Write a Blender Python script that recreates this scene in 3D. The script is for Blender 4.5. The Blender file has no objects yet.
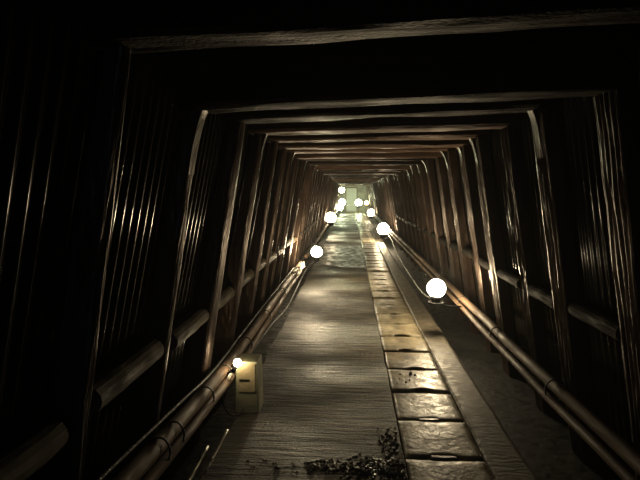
import bpy, bmesh, math, random
from mathutils import Vector, noise

# ---------------------------------------------------------------- set-up
# Working unit: 1 = one frame spacing of the gallery, 0.76 m.  x to the right,
# d along the tunnel, z above the walkway.
K = 0.76
SC = bpy.context.scene
COL = SC.collection
R = random.Random(7)

def V(x, d, z): return Vector((x * K, d * K, z * K))

# ---------------------------------------------------------------- materials
def mat(name):
    m = bpy.data.materials.new(name); m.use_nodes = True
    nt = m.node_tree
    return m, nt, nt.nodes['Principled BSDF']

def nd(nt, typ, **kw):
    n = nt.nodes.new(typ)
    for k, v in kw.items():
        if k in n.inputs: n.inputs[k].default_value = v
        else: setattr(n, k, v)
    return n

def coords(nt, scale=(1, 1, 1)):
    tc = nd(nt, 'ShaderNodeTexCoord'); mp = nd(nt, 'ShaderNodeMapping')
    mp.inputs['Scale'].default_value = scale
    nt.links.new(tc.outputs['Object'], mp.inputs['Vector'])
    return mp.outputs['Vector']

def ramp(nt, src, stops):
    r = nd(nt, 'ShaderNodeValToRGB'); cr = r.color_ramp
    while len(cr.elements) < len(stops): cr.elements.new(0.5)
    for e, (p, c) in zip(cr.elements, stops):
        e.position = p; e.color = (c if len(c) == 4 else (*c, 1)) if hasattr(c, '__len__') else (c, c, c, 1)
    nt.links.new(src, r.inputs['Fac'])
    return r.outputs['Color']

def noisy(name, c0, c1, scale, stretch, rough0, rough1, bump, bscale, bstretch, spec=0.5, coat=0.0, lo=0.35, hi=0.65):
    m, nt, b = mat(name)
    n = nd(nt, 'ShaderNodeTexNoise', Scale=scale, Detail=6.0)
    nt.links.new(coords(nt, stretch), n.inputs['Vector'])
    nt.links.new(ramp(nt, n.outputs['Fac'], [(lo, c0), (hi, c1)]), b.inputs['Base Color'])
    n2 = nd(nt, 'ShaderNodeTexNoise', Scale=scale * 2.3, Detail=4.0)
    nt.links.new(coords(nt, stretch), n2.inputs['Vector'])
    nt.links.new(ramp(nt, n2.outputs['Fac'], [(0.4, rough0), (0.62, rough1)]), b.inputs['Roughness'])
    n3 = nd(nt, 'ShaderNodeTexNoise', Scale=bscale, Detail=5.0)
    nt.links.new(coords(nt, bstretch), n3.inputs['Vector'])
    bp = nd(nt, 'ShaderNodeBump', Strength=bump, Distance=0.01)
    nt.links.new(n3.outputs['Fac'], bp.inputs['Height'])
    nt.links.new(bp.outputs['Normal'], b.inputs['Normal'])
    b.inputs['Specular IOR Level'].default_value = spec
    b.inputs['Coat Weight'].default_value = coat
    b.inputs['Coat Roughness'].default_value = 0.12
    return m

M = {}
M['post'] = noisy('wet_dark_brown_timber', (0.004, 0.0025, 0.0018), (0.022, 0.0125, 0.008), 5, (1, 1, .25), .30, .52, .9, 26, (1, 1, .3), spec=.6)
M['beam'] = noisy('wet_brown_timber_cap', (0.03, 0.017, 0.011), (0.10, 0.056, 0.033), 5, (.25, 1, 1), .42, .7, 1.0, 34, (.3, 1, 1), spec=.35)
M['beamshade'] = noisy('wet_timber_cap_shaded', (0.003, 0.002, 0.0015), (0.012, 0.008, 0.005), 5, (.25, 1, 1), .4, .7, 1.0, 90, (.6, 1, 1), spec=.08)  # cap timber with shade put into its colour, for the dimmer beams
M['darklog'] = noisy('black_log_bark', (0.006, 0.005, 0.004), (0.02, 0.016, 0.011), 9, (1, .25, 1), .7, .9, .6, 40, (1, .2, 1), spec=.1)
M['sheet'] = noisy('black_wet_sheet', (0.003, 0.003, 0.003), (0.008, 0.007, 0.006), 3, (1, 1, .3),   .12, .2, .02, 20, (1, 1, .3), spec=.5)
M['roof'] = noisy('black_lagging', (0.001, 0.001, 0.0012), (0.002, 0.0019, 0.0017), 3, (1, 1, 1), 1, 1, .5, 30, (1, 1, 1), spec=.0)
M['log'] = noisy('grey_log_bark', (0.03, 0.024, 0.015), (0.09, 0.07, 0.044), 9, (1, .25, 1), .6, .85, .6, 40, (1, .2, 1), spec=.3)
M['pole'] = noisy('brown_pole', (0.06, 0.036, 0.02), (0.15, 0.095, 0.055), 9, (1, .15, 1), .55, .8, .35, 40, (1, .15, 1), spec=.3)
M['rope'] = noisy('dark_tie', (0.008, 0.008, 0.008), (0.02, 0.018, 0.015), 30, (1, 1, 1), .5, .8, .5, 80, (1, 1, 1))
M['cloth'] = noisy('pale_lashing', (0.5, 0.44, 0.34), (0.75, 0.68, 0.54), 30, (1, 1, 1), .6, .9, .8, 60, (1, 1, 1))
M['cable'] = noisy('black_cable', (0.012, 0.012, 0.012), (0.03, 0.028, 0.024), 12, (1, 1, 1), .5, .7, .1, 30, (1, 1, 1), spec=.15)
M['pipe'] = noisy('grey_metal_pipe', (0.16, 0.15, 0.13), (0.30, 0.28, 0.24), 12, (1, .3, 1), .25, .45, .1, 30, (1, 1, 1))
M['pipe'].node_tree.nodes['Principled BSDF'].inputs['Metallic'].default_value = .7
M['ground'] = noisy('wet_black_ditch', (0.005, 0.0055, 0.006), (0.014, 0.0135, 0.012), 4, (1, 1, 1), .5, .8, .9, 18, (1, 1, 1), spec=.2)
M['slab'] = noisy('drain_slab_concrete', (0.062, 0.053, 0.034), (0.30, 0.252, 0.16), 5, (1, 1, 1), .34, .55, .45, 26, (1, 1, 1), lo=.32, hi=.6)
M['strip'] = noisy('kerb_concrete', (0.04, 0.034, 0.023), (0.12, 0.10, 0.065), 6, (1, 1.6, 1), .45, .75, .6, 24, (.5, 1.6, 1))
M['rubble'] = noisy('crumbled_concrete', (0.02, 0.018, 0.014), (0.10, 0.085, 0.06), 14, (1, 1, 1), .2, .4, .6, 60, (1, 1, 1))
M['box'] = noisy('pale_greenish_box', (0.15, 0.145, 0.085), (0.24, 0.23, 0.14), 9, (1, 1, .5), .6, .8, .3, 40, (1, 1, 1))
M['plate'] = noisy('tan_plate', (0.16, 0.13, 0.07), (0.24, 0.20, 0.11), 8, (1, 1, .6), .5, .7, .2, 40, (1, 1, 1))
M['black'] = noisy('black_plastic', (0.004, 0.004, 0.004), (0.008, 0.008, 0.008), 9, (1, 1, 1), .7, .9, .1, 40, (1, 1, 1), spec=.05)
M['white'] = noisy('white_socket', (0.6, 0.57, 0.5), (0.7, 0.67, 0.6), 9, (1, 1, 1), .3, .45, .05, 40, (1, 1, 1))
M['door'] = noisy('grey_door_paint', (0.24, 0.25, 0.22), (0.32, 0.33, 0.29), 4, (1, 1, 1), .5, .7, .1, 20, (1, 1, 1))
M['end'] = noisy('end_wall_rock', (0.08, 0.08, 0.06), (0.2, 0.19, 0.14), 3, (1, 1, 1), .5, .8, .8, 9, (1, 1, 1))

# ribbed concrete of the walkway: ridges running across, wet puddled patches
def path_material():
    m, nt, b = mat('ribbed_wet_concrete')
    L = nt.links
    big = nd(nt, 'ShaderNodeTexNoise', Scale=2.2, Detail=6.0)
    L.new(coords(nt, (.7, .9, 1)), big.inputs['Vector'])
    rib = nd(nt, 'ShaderNodeTexNoise', Scale=7.0, Detail=6.0)
    rib.inputs['Roughness'].default_value = .65
    L.new(coords(nt, (.35, 3.8, 1)), rib.inputs['Vector'])
    fine = nd(nt, 'ShaderNodeTexNoise', Scale=60.0, Detail=4.0)
    L.new(coords(nt), fine.inputs['Vector'])
    c1 = ramp(nt, big.outputs['Fac'], [(.33, (0.032, 0.025, 0.013)), (.66, (0.115, 0.088, 0.045))])
    c2 = ramp(nt, rib.outputs['Fac'], [(.41, .22), (.58, 1.0)])
    mx = nd(nt, 'ShaderNodeMix', data_type='RGBA', blend_type='MULTIPLY'); mx.inputs[0].default_value = 1
    L.new(c1, mx.inputs[6]); L.new(c2, mx.inputs[7]); 
    # shade along the left edge, darkened into the colour, ragged
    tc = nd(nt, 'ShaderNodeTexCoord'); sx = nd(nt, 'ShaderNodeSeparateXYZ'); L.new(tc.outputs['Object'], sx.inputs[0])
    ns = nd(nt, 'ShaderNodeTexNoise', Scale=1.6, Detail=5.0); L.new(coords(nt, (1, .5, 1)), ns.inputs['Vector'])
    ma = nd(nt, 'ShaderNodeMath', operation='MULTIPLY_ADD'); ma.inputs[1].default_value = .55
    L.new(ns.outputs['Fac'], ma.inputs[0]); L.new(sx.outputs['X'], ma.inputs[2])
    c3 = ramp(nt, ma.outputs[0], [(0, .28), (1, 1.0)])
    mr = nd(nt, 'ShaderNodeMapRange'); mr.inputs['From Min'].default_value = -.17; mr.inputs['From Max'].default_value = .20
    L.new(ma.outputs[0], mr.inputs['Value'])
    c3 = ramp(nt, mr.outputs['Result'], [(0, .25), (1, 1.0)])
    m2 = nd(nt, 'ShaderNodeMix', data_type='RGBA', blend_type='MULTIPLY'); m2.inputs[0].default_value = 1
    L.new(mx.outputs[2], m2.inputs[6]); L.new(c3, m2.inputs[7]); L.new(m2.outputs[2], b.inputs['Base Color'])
    wet = nd(nt, 'ShaderNodeTexNoise', Scale=1.3, Detail=3.0)
    L.new(coords(nt, (.5, .8, 1)), wet.inputs['Vector'])
    wr = ramp(nt, wet.outputs['Fac'], [(.40, .42), (.60, .75)])
    L.new(wr, b.inputs['Roughness'])
    add = nd(nt, 'ShaderNodeMath', operation='MULTIPLY_ADD'); add.inputs[1].default_value = .22
    L.new(fine.outputs['Fac'], add.inputs[0]); L.new(rib.outputs['Fac'], add.inputs[2])
    b.inputs['Specular IOR Level'].default_value = .3
    bp = nd(nt, 'ShaderNodeBump', Strength=.9, Distance=.03)
    L.new(add.outputs[0], bp.inputs['Height']); L.new(bp.outputs['Normal'], b.inputs['Normal'])
    return m
for k in ('post', 'beam', 'beamshade'):
    M[k].node_tree.nodes['Principled BSDF'].inputs['Specular Tint'].default_value = (1, .74, .60, 1)
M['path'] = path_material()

def glow(name, colour, strength):
    m = bpy.data.materials.new(name); m.use_nodes = True
    nt = m.node_tree; nt.nodes.remove(nt.nodes['Principled BSDF'])
    e = nd(nt, 'ShaderNodeEmission', Strength=strength); e.inputs['Color'].default_value = (*colour, 1)
    nt.links.new(e.outputs[0], nt.nodes['Material Output'].inputs['Surface'])
    return m

# ---------------------------------------------------------------- mesh helpers
def obj(name, bm, m, parent=None, smooth=False, seed=None):
    bmesh.ops.recalc_face_normals(bm, faces=bm.faces)
    me = bpy.data.meshes.new(name); bm.to_mesh(me); bm.free()
    me.materials.append(m)
    if smooth:
        for p in me.polygons: p.use_smooth = True
    o = bpy.data.objects.new(name, me); COL.objects.link(o)
    if parent: o.parent = parent
    return o

def tag(o, label, cat=None, group=None, kind=None):
    o['label'] = label
    if cat: o['category'] = cat
    if group: o['group'] = group
    if kind: o['kind'] = kind
    return o

def empty(name, loc=(0, 0, 0)):
    o = bpy.data.objects.new(name, None); COL.objects.link(o); o.location = loc
    o.empty_display_size = .1
    return o

def dup(root, loc):
    r = root.copy(); COL.objects.link(r); r.location = loc
    for ch in list(root.children):
        c = ch.copy(); COL.objects.link(c); c.parent = r
        for g in list(ch.children):
            q = g.copy(); COL.objects.link(q); q.parent = c
    return r

def box(bm, x0, x1, d0, d1, z0, z1, bev=0):
    vs = [bm.verts.new(V(x, d, z)) for x in (x0, x1) for d in (d0, d1) for z in (z0, z1)]
    fs = [bm.faces.new([vs[i] for i in f]) for f in ((0, 1, 3, 2), (4, 6, 7, 5), (0, 4, 5, 1), (2, 3, 7, 6), (0, 2, 6, 4), (1, 5, 7, 3))]
    if bev:
        es = list({e for f in fs for e in f.edges})
        bmesh.ops.bevel(bm, geom=es, offset=bev * K, segments=2, affect='EDGES', profile=.6)
    return vs

def tube(bm, pts, rad, n=10, cap=True):
    """pts in working units, rad a number or list"""
    P = [V(*p) for p in pts]
    rings = []
    up = Vector((0, 0, 1))
    for i, p in enumerate(P):
        t = (P[min(i + 1, len(P) - 1)] - P[max(i - 1, 0)]).normalized()
        if abs(t.dot(up)) > .95: up = Vector((1, 0, 0)) if abs(t.x) < .9 else Vector((0, 1, 0))
        a = t.cross(up).normalized(); b = a.cross(t).normalized(); up = b
        r = (rad[i] if isinstance(rad, (list, tuple)) else rad) * K
        rings.append([bm.verts.new(p + a * r * math.cos(2 * math.pi * k / n) + b * r * math.sin(2 * math.pi * k / n)) for k in range(n)])
    for q, s in zip(rings, rings[1:]):
        for k in range(n): bm.faces.new((q[k], q[(k + 1) % n], s[(k + 1) % n], s[k]))
    if cap:
        bm.faces.new(rings[0][::-1]); bm.faces.new(rings[-1])
    return rings

def lathe(bm, prof, n=20, at=(0, 0, 0)):
    """prof: (radius, z) pairs, about a vertical axis"""
    rings = []
    for r, z in prof:
        if r < 1e-5: rings.append([bm.verts.new(V(at[0], at[1], at[2] + z))])
        else: rings.append([bm.verts.new(V(at[0] + r * math.cos(2 * math.pi * k / n), at[1] + r * math.sin(2 * math.pi * k / n), at[2] + z)) for k in range(n)])
    for q, s in zip(rings, rings[1:]):
        for k in range(n):
            j = (k + 1) % n
            if len(q) == 1 and len(s) == 1: continue
            if len(q) == 1: bm.faces.new((q[0], s[j], s[k]))
            elif len(s) == 1: bm.faces.new((q[k], q[j], s[0]))
            else: bm.faces.new((q[k], q[j], s[j], s[k]))

EYE = 2.1                      # eye height
def left_in(z):  return -(1.07 + .165 * (EYE - z))     # inner face of a left post
def right_in(z): return 1.66 + .165 * (EYE - z)
CAP_Z = 2.76                   # underside of the cap beams
NEAR, FAR = -3.0, 52.0
def recess(z, side):           # how far the sheets sit behind the post faces
    if side > 0: return .165
    t = max(-.3, min(1, (z - .9) / 1.85)); return .20 - .09 * t

# ---------------------------------------------------------------- the setting
def corrugated_wall(name, side, label):
    bm = bmesh.new(); step = .0125; n = int((FAR - NEAR) / step)
    zs = [-.3, .9, 1.95, 2.15, 2.35, 2.55, 3.02]
    prev = None
    for i in range(n + 1):
        d = NEAR + i * step
        a = .014 * math.sin(2 * math.pi * d / .1)
        row = []
        for z in zs:
            x = (left_in(z) - recess(z, -1) + a) if side < 0 else (right_in(z) + recess(z, 1) + a)
            row.append(bm.verts.new(V(x, d, z)))
        if prev:
            for k in range(len(zs) - 1): bm.faces.new((prev[k], row[k], row[k + 1], prev[k + 1]))
        prev = row
    o = obj(name, bm, M['sheet'], smooth=True)
    return tag(o, label, kind='structure')
corrugated_wall('wall_left', -1, 'black corrugated sheet wall behind the left row of posts')
corrugated_wall('wall_right', 1, 'black corrugated sheet wall behind the right row of posts')

bm = bmesh.new()
for i in range(12):
    x0 = -1.45 + i * .30
    box(bm, x0 + .008, x0 + .292, NEAR, FAR, 3.03 + R.uniform(0, .015), 3.09, .006)
tag(obj('ceiling', bm, M['roof']), 'dark boarded roof above the cap beams', kind='structure')

bm = bmesh.new(); box(bm, -2.0, 2.6, NEAR, FAR, -.40, -.28)
tag(obj('floor', bm, M['ground']), 'black wet ditch floor on both sides of the walkway', kind='structure')

bm = bmesh.new()
def undul(x, d):
    z = .012 * noise.noise((x, d, 2.0))
    if d > 6: z += min(1, (d - 6) / 3) * (.008 * math.sin(d * .9 + .4) + .012 * noise.noise((x * .5, d * .35, 2.0)))
    return z
nx, ndp = 14, 700
x0, x1 = -1.07, .432
grid = []
for j in range(ndp + 1):
    d = NEAR + (FAR - NEAR) * (j / ndp)
    row = []
    for i in range(nx + 1):
        x = x0 + (x1 - x0) * i / nx
        if i == 0: x += .035 * noise.noise((d * 1.7, 3.3, 0))
        if i == nx: x += .008 * noise.noise((d * 4, 7.3, 0))
        row.append(bm.verts.new(V(x, d, 0 + undul(x, d))))
    grid.append(row)
for a, b in zip(grid, grid[1:]):
    for i in range(nx): bm.faces.new((a[i], a[i + 1], b[i + 1], b[i]))
low = [[bm.verts.new(V(r[0].co.x / K, r[0].co.y / K, -.29)), bm.verts.new(V(r[-1].co.x / K, r[-1].co.y / K, -.29))] for r in grid]
for (a, la), (b, lb) in zip(zip(grid, low), zip(grid[1:], low[1:])):
    bm.faces.new((a[0], b[0], lb[0], la[0])); bm.faces.new((a[-1], la[1], lb[1], b[-1]))
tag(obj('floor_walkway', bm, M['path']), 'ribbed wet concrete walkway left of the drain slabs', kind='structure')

bm = bmesh.new()
pr = [(1.072, -.29), (1.072, -.02), (1.09, 0), (1.36, -.005), (1.40, -.03), (1.42, -.29)]
prev = None
for j in range(221):
    d = NEAR + (FAR - NEAR) * j / 220
    row = [bm.verts.new(V(x + (.02 * noise.noise((d * 1.3, 5.1, 0)) if k > 2 else 0), d, z + (.01 * noise.noise((x, d, 9)) if 0 < k < 5 else 0))) for k, (x, z) in enumerate(pr)]
    if prev:
        for k in range(len(pr) - 1): bm.faces.new((prev[k], prev[k + 1], row[k + 1], row[k]))
    prev = row
tag(obj('floor_kerb', bm, M['strip']), 'wet concrete kerb strip right of the drain slabs', kind='structure')

bm = bmesh.new(); box(bm, -2.2, 2.8, FAR, FAR + .3, -.4, 3.2)
tag(obj('wall_back', bm, M['end']), 'lit rough wall closing the far end of the tunnel', kind='structure')
d_ = empty('door_1', V(.05, FAR - .06, 0)); tag(d_, 'grey door in the lit far end of the tunnel', kind='structure')
bm = bmesh.new(); box(bm, -.55, .55, -.02, .05, .0, 2.5, .02)
obj('door_leaf', bm, M['door'], d_)
bm = bmesh.new()
for a in ((-.65, -.552, 0, 2.6), (.552, .65, 0, 2.6), (-.552, .552, 2.502, 2.6)): box(bm, a[0], a[1], -.04, .055, a[2], a[3], .01)
obj('door_frame', bm, M['beam'], d_)

# shallow standing water on the walkway beyond the first left floor lamp
M['water'] = noisy('dark_standing_water', (0.012, 0.010, 0.006), (0.040, 0.032, 0.018), 3, (1, .5, 1), .36, .62, .8, 22, (.4, 2.2, 1), spec=.3)
bm = bmesh.new(); prev = None
for j in range(81):
    w_ = j / 80; row = []
    for i in range(15):
        u = i / 14; x = x0 + .05 + (x1 - x0 - .06) * u
        da = 13.15 + .9 * (1 - u) ** 2 + .12 * noise.noise((u * 4, 1, 1)); db = 18.6 + .5 * noise.noise((u * 3, 5, 1))
        dd = da + (db - da) * w_
        row.append(bm.verts.new(V(x, dd, undul(x, dd) + .006)))
    if prev:
        for k in range(14): bm.faces.new((prev[k], prev[k + 1], row[k + 1], row[k]))
    prev = row
tag(obj('puddle', bm, M['water'], smooth=True), 'dark puddle across the walkway beyond the first left walkway lamp', 'puddle', kind='stuff')

# ---------------------------------------------------------------- support frames
def hewn(bm, sections, m=None):
    """loft closed sections (lists of working-unit points)"""
    rings = [[bm.verts.new(V(*p)) for p in s] for s in sections]
    n = len(rings[0])
    for a, b in zip(rings, rings[1:]):
        for k in range(n): bm.faces.new((a[k], a[(k + 1) % n], b[(k + 1) % n], b[k]))
    bm.faces.new(rings[0][::-1]); bm.faces.new(rings[-1])

def make_frame(seed, tilt, drop=0.0, dark=False, knees=(1, 1), lefthv=.1):
    rr = random.Random(seed)
    t = empty('support_frame')
    def capz(x): return CAP_Z - drop + tilt * (x - .3)
    jl, jr = rr.uniform(-.03, .03), rr.uniform(-.03, .03)
    for side in (-1, 1):
        bm = bmesh.new(); secs = []
        hv = rr.uniform(.10, .135) if side > 0 else lefthv; so = rr.uniform(0, 50)
        top = capz(left_in(2.7) if side < 0 else right_in(2.7))
        N = 26
        for i in range(N + 1):
            z = -.28 + (top + .28) * i / N
            xi = (left_in(z) + jl) if side < 0 else (right_in(z) + jr)
            s = []
            nf = 20
            w = hv * (1 + .12 * (z / 2.7))
            for k in range(nf + 1):                       # fluted inner face
                v = -1 + 2 * k / nf
                if side > 0:
                    fl = -.011 * (1 - math.cos(2 * math.pi * 5 * (v + 1) / 2)) / 2
                    edge = -.018 * max(0, abs(v) - .85) / .15
                else:                                     # left posts are rounded half logs
                    fl = 0; edge = -.6 * w * (1 - math.sqrt(max(0, 1 - v * v * .96)))
                wob = .010 * noise.noise((v * 1.2 + so, z * 2.2, side)) + .004 * noise.noise((v * 6, z * 9, so))
                u = fl + edge + wob
                s.append((xi - side * u, v * w + .008 * noise.noise((so, z * 2, 4)), z))
            depth = recess(z, side) - .022
            s.append((xi + side * depth, w, z)); s.append((xi + side * depth, -w, z))
            secs.append(s)
        hewn(bm, secs)
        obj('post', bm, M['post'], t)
    # cap beam
    bm = bmesh.new(); secs = []; N = 36; so = rr.uniform(0, 50); hv = rr.uniform(.12, .16)
    xa, xb = left_in(2.75) - .2, right_in(2.75) + .2
    for i in range(N + 1):
        x = xa + (xb - xa) * i / N
        zb = capz(x); s = []
        for k in range(11):
            v = -1 + 2 * k / 10
            ed = .03 * max(0, abs(v) - .75) / .25
            s.append((x, v * hv + .012 * noise.noise((x * 1.5, so, 1)), zb + ed + .012 * (noise.noise((x * 1.6, v * 1.5, so))) + .006 * noise.noise((x * 3, v * 6, so)) ))
        s.append((x, hv, zb + .21)); s.append((x, -hv, zb + .21))
        secs.append(s)
    hewn(bm, secs)
    obj('cap_beam', bm, M['beamshade' if dark else 'beam'], t)
    # curved knee pieces in the two upper corners
    for side in (-1, 1):
        if not knees[(side + 1) // 2]: continue
        a, h = rr.choice([.05, .07, .10, .16]), rr.uniform(.22, .5)
        th = rr.uniform(.04, .07)
        xi = (left_in(CAP_Z) + jl) if side < 0 else (right_in(CAP_Z) + jr)
        top = capz(xi) + .006
        bm = bmesh.new(); n = 9; prof = []
        for k in range(n + 1):
            q = k / n * math.pi / 2
            z = top - h * (1 - math.cos(q)) - .0
            ins = a * (1 - math.sin(q))
            prof.append((ins, top - h * (1 - math.cos(q))))
        prof = [(p, z) for p, z in prof]
        ring = []
        for p, z in prof:
            xw = (left_in(z) + jl) if side < 0 else (right_in(z) + jr)
            ring.append((xw - side * (p - .004), z))
        for p, z in ((0, top - h), (0, top)):
            xw = (left_in(z) + jl) if side < 0 else (right_in(z) + jr)
            ring.append((xw + side * .02, z))
        A = [bm.verts.new(V(x, -th, z)) for x, z in ring]; B = [bm.verts.new(V(x, th, z)) for x, z in ring]
        bm.faces.new(A); bm.faces.new(B[::-1]); m_ = len(A)
        for k in range(m_): bm.faces.new((A[k], B[k], B[(k + 1) % m_], A[(k + 1) % m_]))
        obj('knee_brace', bm, M['post'], t)
    return t

frame_d = [1.08, 2.1, 3.2, 4.27, 5.22, 6.27, 7.2, 8.15, 9.2, 10.3]
while frame_d[-1] < 50.3: frame_d.append(frame_d[-1] + 1.06)
ORD = ['nearest', 'second', 'third', 'fourth', 'fifth', 'sixth', 'seventh', 'eighth', 'ninth', 'tenth']
FG = 'timber support frames along the tunnel'
variants = []
for i, d in enumerate(frame_d):
    if i < 14:
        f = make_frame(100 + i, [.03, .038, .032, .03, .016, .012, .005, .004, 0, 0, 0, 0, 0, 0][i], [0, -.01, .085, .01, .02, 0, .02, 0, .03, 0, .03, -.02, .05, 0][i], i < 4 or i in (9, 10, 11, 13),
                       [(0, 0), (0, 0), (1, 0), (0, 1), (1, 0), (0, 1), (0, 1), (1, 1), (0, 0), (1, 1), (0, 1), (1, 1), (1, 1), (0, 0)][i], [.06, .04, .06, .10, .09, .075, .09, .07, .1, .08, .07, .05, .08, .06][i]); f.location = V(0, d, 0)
        if i >= 9: variants.append(f)
        lab = ('dark brown support frame standing nearest the viewer, mostly out of view' if i == 0 else
               'dark wet support frame, %s in the row counting from the nearest' % ORD[i] if i < 10 else
               'brown support frame in the stretch between left walkway lamp and second right lamp')
    else:
        f = dup(variants[(i * 3 + i // 5) % len(variants)], V(0, d, 0))
        lab = ('brown support frame in the stretch between left walkway lamp and second right lamp' if d < 21 else
               'small distant support frame in the tunnel beyond the second right lamp')
    tag(f, lab, 'support frame', FG)

# ---------------------------------------------------------------- spacer logs between the posts
def make_log(side, length, seed):
    bm = bmesh.new(); n = 14; rr = random.Random(seed)
    pts, rad = [], []
    r0 = rr.uniform(.072, .080) if side < 0 else rr.uniform(.062, .07)
    pts.append((0, 0, 0)); rad.append(r0 * .86)
    for i in range(n + 1):
        f = i / n
        pts.append((.006 * noise.noise((f * 3, seed, 0)), .012 + (length - .024) * f, .008 * noise.noise((f * 3, seed, 5)))); rad.append(r0 * (1 + .06 * noise.noise((f * 5, seed, 2))))
    pts.append((0, length, 0)); rad.append(r0 * .86)
    tube(bm, pts, rad, 14)
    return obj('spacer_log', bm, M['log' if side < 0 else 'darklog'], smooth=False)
LG = 'spacer logs wedged between the posts'
n_log = 0
for side in (-1, 1):
    for i in range(0, 18):
        a, b = frame_d[i] + .155, frame_d[i + 1] - .155 if side > 0 else frame_d[i + 1] - .105
        o = make_log(side, b - a, 40 + i * 2 + side)
        z = 1.02 + R.uniform(-.03, .03) if side < 0 else 1.12 + R.uniform(-.04, .04)
        x = left_in(z) - .085 if side < 0 else right_in(z) + .075
        o.location = V(x, a, z)
        sd = 'left' if side < 0 else 'right'
        if i < 6:
            lab = 'grey spacer log on the %s side, between the %s and %s frames' % (sd, ORD[i], ORD[i + 1])
        else:
            lab = 'distant spacer log on the %s side, beyond the seventh frame' % sd
        tag(o, lab, 'log', LG)

# ---------------------------------------------------------------- low pole rails
def lerp_path(keys, d):
    for (d0, *a), (d1, *b) in zip(keys, keys[1:]):
        if d <= d1 or (d1, *b) == tuple(keys[-1]):
            t = (d - d0) / (d1 - d0); t = max(0, min(1, t)) if d1 != keys[-1][0] or d <= d1 else 1
            return [p + (q - p) * t for p, q in zip(a, b)]
def along(keys, d0, d1, step, ox=0, oz=0, wob=.006, seed=0):
    pts = []; n = max(2, int((d1 - d0) / step))
    for i in range(n + 1):
        d = d0 + (d1 - d0) * i / n; x, z = lerp_path(keys, d)
        pts.append((x + ox + wob * noise.noise((d * .9, seed, 1)), d, z + oz + wob * noise.noise((d * .9, seed, 7))))
    return pts

def rail(name, label, keys, spans, ties, brackets, side, seed):
    t = empty(name, (0, 0, 0)); tag(t, label, 'rail')
    for k, (d0, d1, ox, oz, r) in enumerate(spans):
        bm = bmesh.new(); pts = along(keys, d0, d1, .25, ox, oz, .012, seed + k)
        rad = [r * (1 + .05 * noise.noise((p[1] * 2, seed + k, 3))) for p in pts]
        tube(bm, pts, rad, 12); obj('pole', bm, M['pole'], t, smooth=True)
    for d in ties:
        x, z = lerp_path(keys, d)
        bm = bmesh.new(); n = 20; ring = []
        a, b = (.075, .090)
        cx, cz = x - side * .022, z - .028
        pts = [(cx + a * math.cos(2 * math.pi * k / n), d + .02 * math.sin(2 * math.pi * k / n), cz + b * math.sin(2 * math.pi * k / n)) for k in range(n + 1)]
        tube(bm, pts, .007, 6); obj('tie', bm, M['rope'], t, smooth=True)
    for d in brackets:
        x, z = lerp_path(keys, d); xo = (left_in(z) + .03) if side < 0 else (right_in(z) - .03)
        bm = bmesh.new(); tube(bm, [(x, d, z - .045), (xo, d, z - .06)], .022, 8); obj('bracket', bm, M['rope'], t, smooth=True)
    return t

LK = [(.6, -1.20, .60), (2.2, -1.20, .57), (3.4, -1.20, .47), (4.6, -1.20, .40), (6.5, -1.19, .42), (9, -1.18, .43), (11.3, -1.17, .42), (30, -1.19, .45), (50, -1.19, .45)]
RK = [(.8, 1.74, .48), (3, 1.74, .47), (5, 1.73, .46), (8, 1.74, .46), (12, 1.74, .45), (20, 1.73, .45), (36, 1.74, .45), (50, 1.74, .45)]
rail('pole_rail', 'bundled brown poles tied as a low rail along the left posts', LK,
     [(.7, 11.2, 0, 0, .056), (1.0, 10.6, .065, -.075, .036), (12.4, 50, 0, 0, .05)],
     [2.0, 2.75, 3.0, 3.7, 4.3, 5.2, 6.4, 7.9, 9.4], [2.1, 3.2, 4.27, 5.22, 6.27, 7.2, 8.15, 9.2, 10.3, 14.5, 18.8, 23, 28, 33, 38, 44], -1, 3)
rail('pole_rail', 'two brown poles running as a low rail along the right posts', RK,
     [(.9, 50, 0, 0, .050), (1.1, 49, -.075, -.075, .034)],
     [2.6, 4.0, 5.6, 7.3, 9.0, 11], [2.1, 3.2, 4.27, 5.22, 6.27, 7.2, 8.15, 9.2, 10.3, 13.5, 17.7, 22, 27, 32, 38, 44], 1, 13)

# pale frayed lashing where the left poles end
bm = bmesh.new()
for k in range(5):
    pts = []
    for i in range(30):
        q = i / 29; d = 9.5 + 1.75 * q; a = q * 11 + k * 1.25
        x, z = lerp_path(LK, d)
        rr_ = .07 + .012 * math.sin(k + i)
        pts.append((x + .02 + rr_ * math.cos(a), d, z - .02 + rr_ * math.sin(a)))
    tube(bm, pts, .012, 6)
tag(obj('rope_lashing', bm, M['cloth'], smooth=True), 'pale lashing wound round the far end of the left poles', 'rope')

# cables and thin pipes
def cable(name, pts, r, label, cat, m='cable', sub=6):
    P = [Vector(p) for p in pts]; out = []
    for i in range(len(P) - 1):
        p0, p1, p2, p3 = P[max(i - 1, 0)], P[i], P[i + 1], P[min(i + 2, len(P) - 1)]
        for k in range(sub):
            t = k / sub
            out.append(.5 * ((2 * p1) + (p2 - p0) * t + (2 * p0 - 5 * p1 + 4 * p2 - p3) * t * t + (3 * p1 - p0 - 3 * p2 + p3) * t ** 3))
    out.append(P[-1])
    bm = bmesh.new(); tube(bm, [tuple(p) for p in out], r, 8)
    return tag(obj(name, bm, M[m], smooth=True), label, cat)

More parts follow.
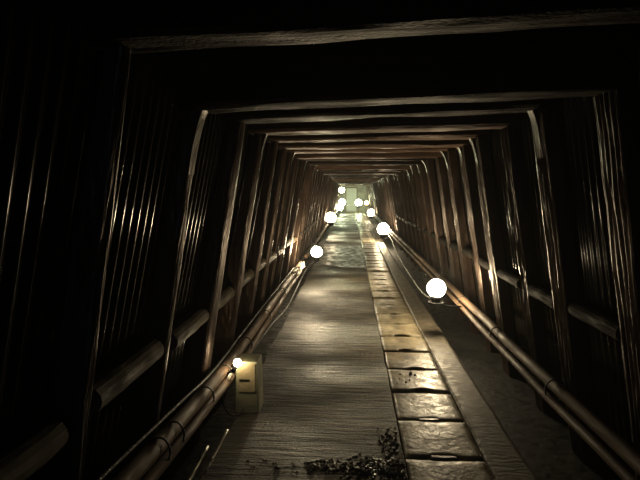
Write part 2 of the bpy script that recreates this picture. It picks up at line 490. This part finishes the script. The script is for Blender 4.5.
cable('power_cable', [(-1.13, 1.0, .62), (-1.12, 2.2, .49), (-1.13, 3.3, .39), (-1.135, 4.2, .30), (-1.125, 5.0, .29), (-1.1, 6.5, .25), (-1.09, 8, .12), (-1.10, 9.5, .13), (-1.08, 11.5, .22), (-1.0, 14.2, .2)], .013,
      'black cable sagging below the left poles beside the walkway edge', 'cable')
cable('power_cable', [(-1.29, 1.2, .70), (-1.275, 2.3, .63), (-1.265, 2.9, .58), (-1.255, 3.4, .54), (-1.25, 4.2, .47), (-1.24, 5.4, .485), (-1.22, 7.5, .50), (-1.20, 10, .50)], .011,
      'thin cable lying along the top of the left poles', 'cable', 'rope')
cable('power_cable', [(1.42, 7.95, .45), (1.45, 8.6, .2), (1.46, 10, .06), (1.47, 12.5, .06), (1.47, 15, .16), (1.50, 18, .36), (1.45, 20.6, .47)], .016,
      'cable dropping to the kerb between the two right lamps', 'cable', 'pipe')
for (xx, dd0, dd1, lab) in ((-1.16, 2.3, 4.3, 'thin metal pipe lying nearer the walkway in the left ditch'), (-1.26, 2.2, 4.0, 'thin metal pipe lying nearer the wall in the left ditch')):
    cable('metal_pipe', [(xx, dd0, -.17), (xx + .01, (dd0 + dd1) / 2, -.165), (xx, dd1, -.16)], .018, lab, 'pipe', 'pipe')

# ---------------------------------------------------------------- drain cover slabs
def make_slab(seed, length=.64):
    rr = random.Random(seed); bm = bmesh.new()
    x0, x1 = .447, 1.058; g = .010
    nx_, nd_ = 16, 14
    notch0, notch1, nn = .38 + rr.uniform(-.05, .05), .62 + rr.uniform(-.04, .06), (.034 if seed < 5 else .085)
    top = []
    for j in range(nd_ + 1):
        row = []
        for i in range(nx_ + 1):
            u, w = i / nx_, j / nd_
            x = x0 + (x1 - x0) * u; d = g + (length - 2 * g) * w
            if j == 0 and notch0 <= u <= notch1: d += nn
            x += .006 * noise.noise((seed, w * 6, u > .5)) if i in (0, nx_) else 0
            d += .005 * noise.noise((seed, u * 6, w > .5)) if j in (0, nd_) else 0
            ed = -.010 if (i in (0, nx_) or j in (0, nd_)) else 0
            z = ed + .006 * noise.noise((u * 2 + seed * 3.1, w * 2, 1)) + .003 * noise.noise((u * 7 + seed, w * 7, 4))
            row.append(bm.verts.new(V(x, d, z)))
        top.append(row)
    for a, b in zip(top, top[1:]):
        for i in range(nx_): bm.faces.new((a[i], a[i + 1], b[i + 1], b[i]))
    border = [top[0][i] for i in range(nx_ + 1)] + [top[j][nx_] for j in range(1, nd_ + 1)] + [top[nd_][i] for i in range(nx_ - 1, -1, -1)] + [top[j][0] for j in range(nd_ - 1, 0, -1)]
    lowv = [bm.verts.new(Vector((v.co.x, v.co.y, -.10 * K))) for v in border]
    m_ = len(border)
    for k in range(m_): bm.faces.new((border[k], lowv[k], lowv[(k + 1) % m_], border[(k + 1) % m_]))
    bm.faces.new(lowv)
    o = obj('drain_slab', bm, M['slab'], smooth=True)
    # crumbled mortar plug in the lifting notch
    if seed < 5:
        b2 = bmesh.new()
        xa, xb = x0 + (x1 - x0) * (notch0 + .01), x0 + (x1 - x0) * (notch1 - .01)
        vs = box(b2, xa - .02, xb + .02, -.004, .030, -.05, .006, .006)
        for v in b2.verts: v.co += Vector((noise.noise(v.co * 40 + Vector((seed, 0, 0))), noise.noise(v.co * 40 + Vector((0, seed, 5))), noise.noise(v.co * 30 + Vector((7, 0, seed))))) * .004
        obj('mortar_plug', b2, M['slab'], o)
    return o
SG = 'concrete drain slabs down the walkway'
protos = []
d = 2.36; i = 0
names = ['slab cut by the bottom edge of the view', 'slab beside the rubble band, below the crumbled mortar joint', 'slab with a mortar plugged joint, third from the bottom',
         'slab with dark grit and lamp glare, fourth from the bottom', 'slab fifth from the bottom, just beyond the grit', 'slab sixth from the bottom, level with the pale box top',
         'slab seventh from the bottom', 'slab eighth from the bottom']
slab_roots = []
while d < 49.5:
    if i < 9: s = make_slab(i + 1); protos.append(s)
    else: s = dup(protos[4 + (i * 3 + i // 4) % 5], (0, 0, 0))
    s.location = V(0, d, .004 * ((i * 7) % 5 - 2)); s.rotation_euler = (R.uniform(-.006, .006), R.uniform(-.006, .006), 0)
    vis = i - 1
    if vis < 0: lab = 'wet concrete drain slab lying below the bottom edge of the view'
    elif vis < 8: lab = 'wet concrete drain ' + names[vis]
    elif d < 21: lab = 'small drain slab between the near right lamp and the second right lamp'
    else: lab = 'tiny distant drain slab beyond the second right lamp'
    tag(s, lab, 'drain slab', SG, 'thing')
    d += .65; i += 1
# walls of the drain under the slabs
bm = bmesh.new(); box(bm, .40, 1.10, NEAR, FAR, -.29, -.112)
tag(obj('floor_drain', bm, M['ground']), 'dark drain channel under the concrete slabs', kind='structure')

# ---------------------------------------------------------------- rubble band across the walkway
bm = bmesh.new()
def stone(bm, x, d, z, r, rr):
    q = bmesh.ops.create_icosphere(bm, subdivisions=1, radius=1)
    ax = [r * rr.uniform(.6, 1.3) * K for _ in range(3)]
    for v in q['verts']:
        f = 1 + .3 * noise.noise(v.co * 1.5 + Vector((x * 9, d * 9, 0)))
        v.co = Vector((v.co.x * ax[0] * f, v.co.y * ax[1] * f, v.co.z * ax[2] * f * .7)) + V(x, d, z)
rr = random.Random(5)
for k in range(420):
    u = rr.random(); x = -.35 + .80 * u ** .7 if rr.random() < .8 else rr.uniform(-.8, .4)
    dd = 3.50 + .03 * (x) + rr.gauss(0, .065) * (1 if x > 0 else .7)
    if rr.random() < .12: x, dd = rr.uniform(.25, .41), 3.9 + rr.gauss(0, .12)
    x = min(x, .415)
    stone(bm, x, dd, .004, rr.uniform(.006, .022), rr)
tag(obj('rubble', bm, M['rubble']), 'dark wet crumbled concrete strewn across the walkway at the front', 'rubble', kind='stuff')
bm = bmesh.new()
for (x, dd, r) in ((.70, 5.70, .032), (.745, 5.66, .02), (.56, 5.55, .012), (.62, 5.45, .014), (.52, 5.42, .01), (.58, 5.68, .012), (.67, 5.52, .012)): stone(bm, x, dd - .27, .006, r, rr)
tag(obj('grit', bm, M['rubble']), 'dark bits of grit on the lamp-lit drain slab', 'grit', kind='stuff')

# ---------------------------------------------------------------- pale box by the walkway edge
bx = empty('pedestal_box', V(-.975, 4.34, 0)); tag(bx, 'short pale upright box on the left walkway edge by the small bulb', 'box')
bm = bmesh.new()
vs = box(bm, -.115, .115, 0, .24, -.005, .505, .012)
for v in bm.verts:
    s = 1 - .10 * max(0, v.co.z / (.505 * K)); v.co.x *= s
obj('body', bm, M['box'], bx)
bm = bmesh.new(); box(bm, -.075, .082, -.005, .004, .21, .485, .002); fp = obj('front_panel', bm, M['plate'], bx)
bm = bmesh.new(); box(bm, -.07, .03, -.008, -.003, .315, .335, .001); tag(obj('slot', bm, M['black'], fp), 'dark slot')

# ---------------------------------------------------------------- lamps
WARM = (1.0, .80, .50)
GREEN = (.90, 1.0, .62)
ORANGE = (1.0, .55, .18)
glows = {}
def glow_mat(c, s):
    k = (c, s)
    if k not in glows: glows[k] = glow('glowing_globe_%d' % len(glows), c, s)
    return glows[k]

def lamp(x, d, z, r, colour, strength, label, rail_side=0, keys=None, plate=.0, name='globe_lamp', hang=None):
    t = empty(name, V(x, d, z)); tag(t, label, 'lamp', 'lamps strung along the tunnel')
    bm = bmesh.new(); prof = []
    for k in range(13):
        a = -math.pi / 2 + math.pi * k / 12
        prof.append((max(0, r * math.cos(a)) if 0 < k < 12 else 0, r * math.sin(a)))
    lathe(bm, prof, 24); obj('globe', bm, glow_mat(colour, strength), t, smooth=True)
    bm = bmesh.new()
    lathe(bm, [(0, -r * .80), (r * .55, -r * .80), (r * .60, -r * 1.05), (r * .45, -r * 1.55), (0, -r * 1.55)], 20)
    obj('socket', bm, M['black'], t, smooth=False)
    if plate:
        bm = bmesh.new(); lathe(bm, [(0, -r * 1.52), (plate, -r * 1.52), (plate, -r * 1.52 - .02), (0, -r * 1.52 - .02)], 20)
        obj('base_plate', bm, M['black'], t)
    if rail_side:
        xr, zr = lerp_path(keys, d)
        bm = bmesh.new()
        tube(bm, [(0, 0, -r * 1.5), (0, 0, -r * 1.5 - .03), ((xr - x) * .5, 0, min(-r * 1.5 - .03, zr - z - .05)), (xr - x, 0, zr - z - .05)], .014, 8)
        obj('bracket', bm, M['black'], t, smooth=True)
    elif hang == 'floor':
        bm = bmesh.new(); tube(bm, [(0, 0, -r * 1.5), (0, 0, -z + .008)], .02, 8); obj('stem', bm, M['black'], t, smooth=True)
    elif hang == 'wall':
        xw = (left_in(z) - .05 - x) if x < 0 else (right_in(z) + .05 - x)
        bm = bmesh.new(); tube(bm, [(0, 0, -r * 1.5), (xw * .5, 0, -r * 1.6), (xw, 0, -r * 1.5)], .02, 8); obj('bracket', bm, M['black'], t, smooth=True)
    return t

PW = 170
lamp(1.27, 7.1, .68, .135, WARM, PW, 'large bright lamp on the right rail, nearest of the right row', 1, RK, .12)
lamp(1.39, 20.7, .52, .25, WARM, PW * .6, 'bright lamp on the right rail, second in the right row', 1, RK, .2)
lamp(1.50, 36.0, .56, .27, WARM, PW * .35, 'distant lamp on the right rail, third in the right row', 1, RK)
lamp(-.78, 10.9, .735, .125, WARM, PW * 2.0, 'lamp over the left walkway edge beside the pale pole lashing', -1, LK, .06)
lamp(-1.02, 24.5, .80, .27, WARM, PW * .3, 'distant lamp on the left, third along the left rail', -1, LK)
lamp(-.95, 40.0, .83, .28, GREEN, PW * .8, 'distant greenish lamp on the left, fourth along the left rail', -1, LK)
lamp(-.86, 47.5, 1.1, .32, GREEN, PW * .8, 'greenish lamp standing left of the far door', 0, None, 0, 'globe_lamp', 'floor')
lamp(.75, 47.5, 1.05, .32, GREEN, PW * .8, 'greenish lamp standing right of the far door', 0, None, 0, 'globe_lamp', 'floor')
lamp(-.8, 41.5, 2.25, .24, GREEN, PW * .4, 'high greenish lamp on the left wall near the far door', 0, None, 0, 'globe_lamp', 'wall')
lamp(1.5, 46.5, 1.05, .2, ORANGE, PW * .25, 'small orange lamp on the right wall near the far end', 0, None, 0, 'globe_lamp', 'wall')
# small bare bulb by the pale box, with its white stick holder
t = empty('bare_bulb', V(-1.045, 4.27, .52)); tag(t, 'small bare bulb on the left poles above the pale box', 'lamp', 'lamps strung along the tunnel')
bm = bmesh.new(); r = .036
lathe(bm, [(0, -r)] + [(r * math.cos(a), r * math.sin(a)) for a in [(-math.pi / 2 + math.pi * k / 10) for k in range(1, 10)]] + [(0, r)], 18)
obj('globe', bm, glow_mat(WARM, 120), t, smooth=True)
bm = bmesh.new(); tube(bm, [(-.015, -.01, -.035), (-.04, -.035, -.08)], [.022, .02], 10); obj('socket', bm, M['black'], t, smooth=True)
bm = bmesh.new(); tube(bm, [(-.035, -.03, -.07), (-.115, -.12, -.20)], .015, 10); tag(obj('holder', bm, M['white'], t, smooth=True), 'white stick holder')
bm = bmesh.new(); tube(bm, [(-.04, -.03, -.07), (-.11, .0, -.11), (-.16, .0, -.14)], .01, 8); obj('bracket', bm, M['black'], t, smooth=True)
cable('lamp_wire', [(-1.155, 4.155, .335), (-1.165, 4.15, .25), (-1.14, 4.16, .13), (-1.08, 4.2, .04), (-1.0, 4.325, .035)], .007, 'thin wire looping from the small bulb to the pale box', 'wire')

# tiny teal indicator on the left wall
t = empty('indicator_light', V(-1.27, 3.93, 2.09)); tag(t, 'tiny teal indicator light on the left wall between two posts', 'indicator light')
bm = bmesh.new(); box(bm, -.07, -.015, -.03, .03, -.03, .03, .006); obj('housing', bm, M['black'], t)
bm = bmesh.new(); lathe(bm, [(0, -.013), (.010, -.008), (.013, 0), (.010, .008), (0, .013)], 12); obj('lens', bm, glow('teal_led', (.12, .55, .62), 1.2), t, smooth=True)

# ---------------------------------------------------------------- world, camera
w = bpy.data.worlds.new('World'); SC.world = w; w.use_nodes = True
bg = w.node_tree.nodes['Background']; bg.inputs['Color'].default_value = (.35, .5, 1.0, 1); bg.inputs['Strength'].default_value = .012

vs_ = nd(w.node_tree, 'ShaderNodeVolumeScatter', Density=.0022, Anisotropy=.6)
w.node_tree.links.new(vs_.outputs[0], w.node_tree.nodes['World Output'].inputs['Volume'])
sl = bpy.data.lights.new('blue_fill_light', 'AREA'); sl.shape = 'RECTANGLE'; sl.size = 2.0; sl.size_y = 1.9; sl.energy = 4.0; sl.color = (.45, .6, 1)  # added bluish fill behind the camera, unseen source, lifts the blacks
so_ = bpy.data.objects.new('blue_fill_light', sl); COL.objects.link(so_); so_.location = V(.3, NEAR, 1.4); so_.rotation_euler = (math.radians(90), 0, 0)

cam = bpy.data.cameras.new('camera'); co = bpy.data.objects.new('camera', cam); COL.objects.link(co)
cam.sensor_width = 36; cam.lens = 27; cam.clip_start = .02; cam.clip_end = 200
co.location = V(0, 0, EYE)
co.rotation_euler = (math.radians(90 - 5.71), 0, math.radians(3.68))
SC.camera = co

SC.view_settings.view_transform = 'Standard'; SC.view_settings.look = 'None'
SC.view_settings.exposure = 0; SC.view_settings.gamma = 1; SC.view_settings.use_curve_mapping = False
SC.cycles.use_denoising = True
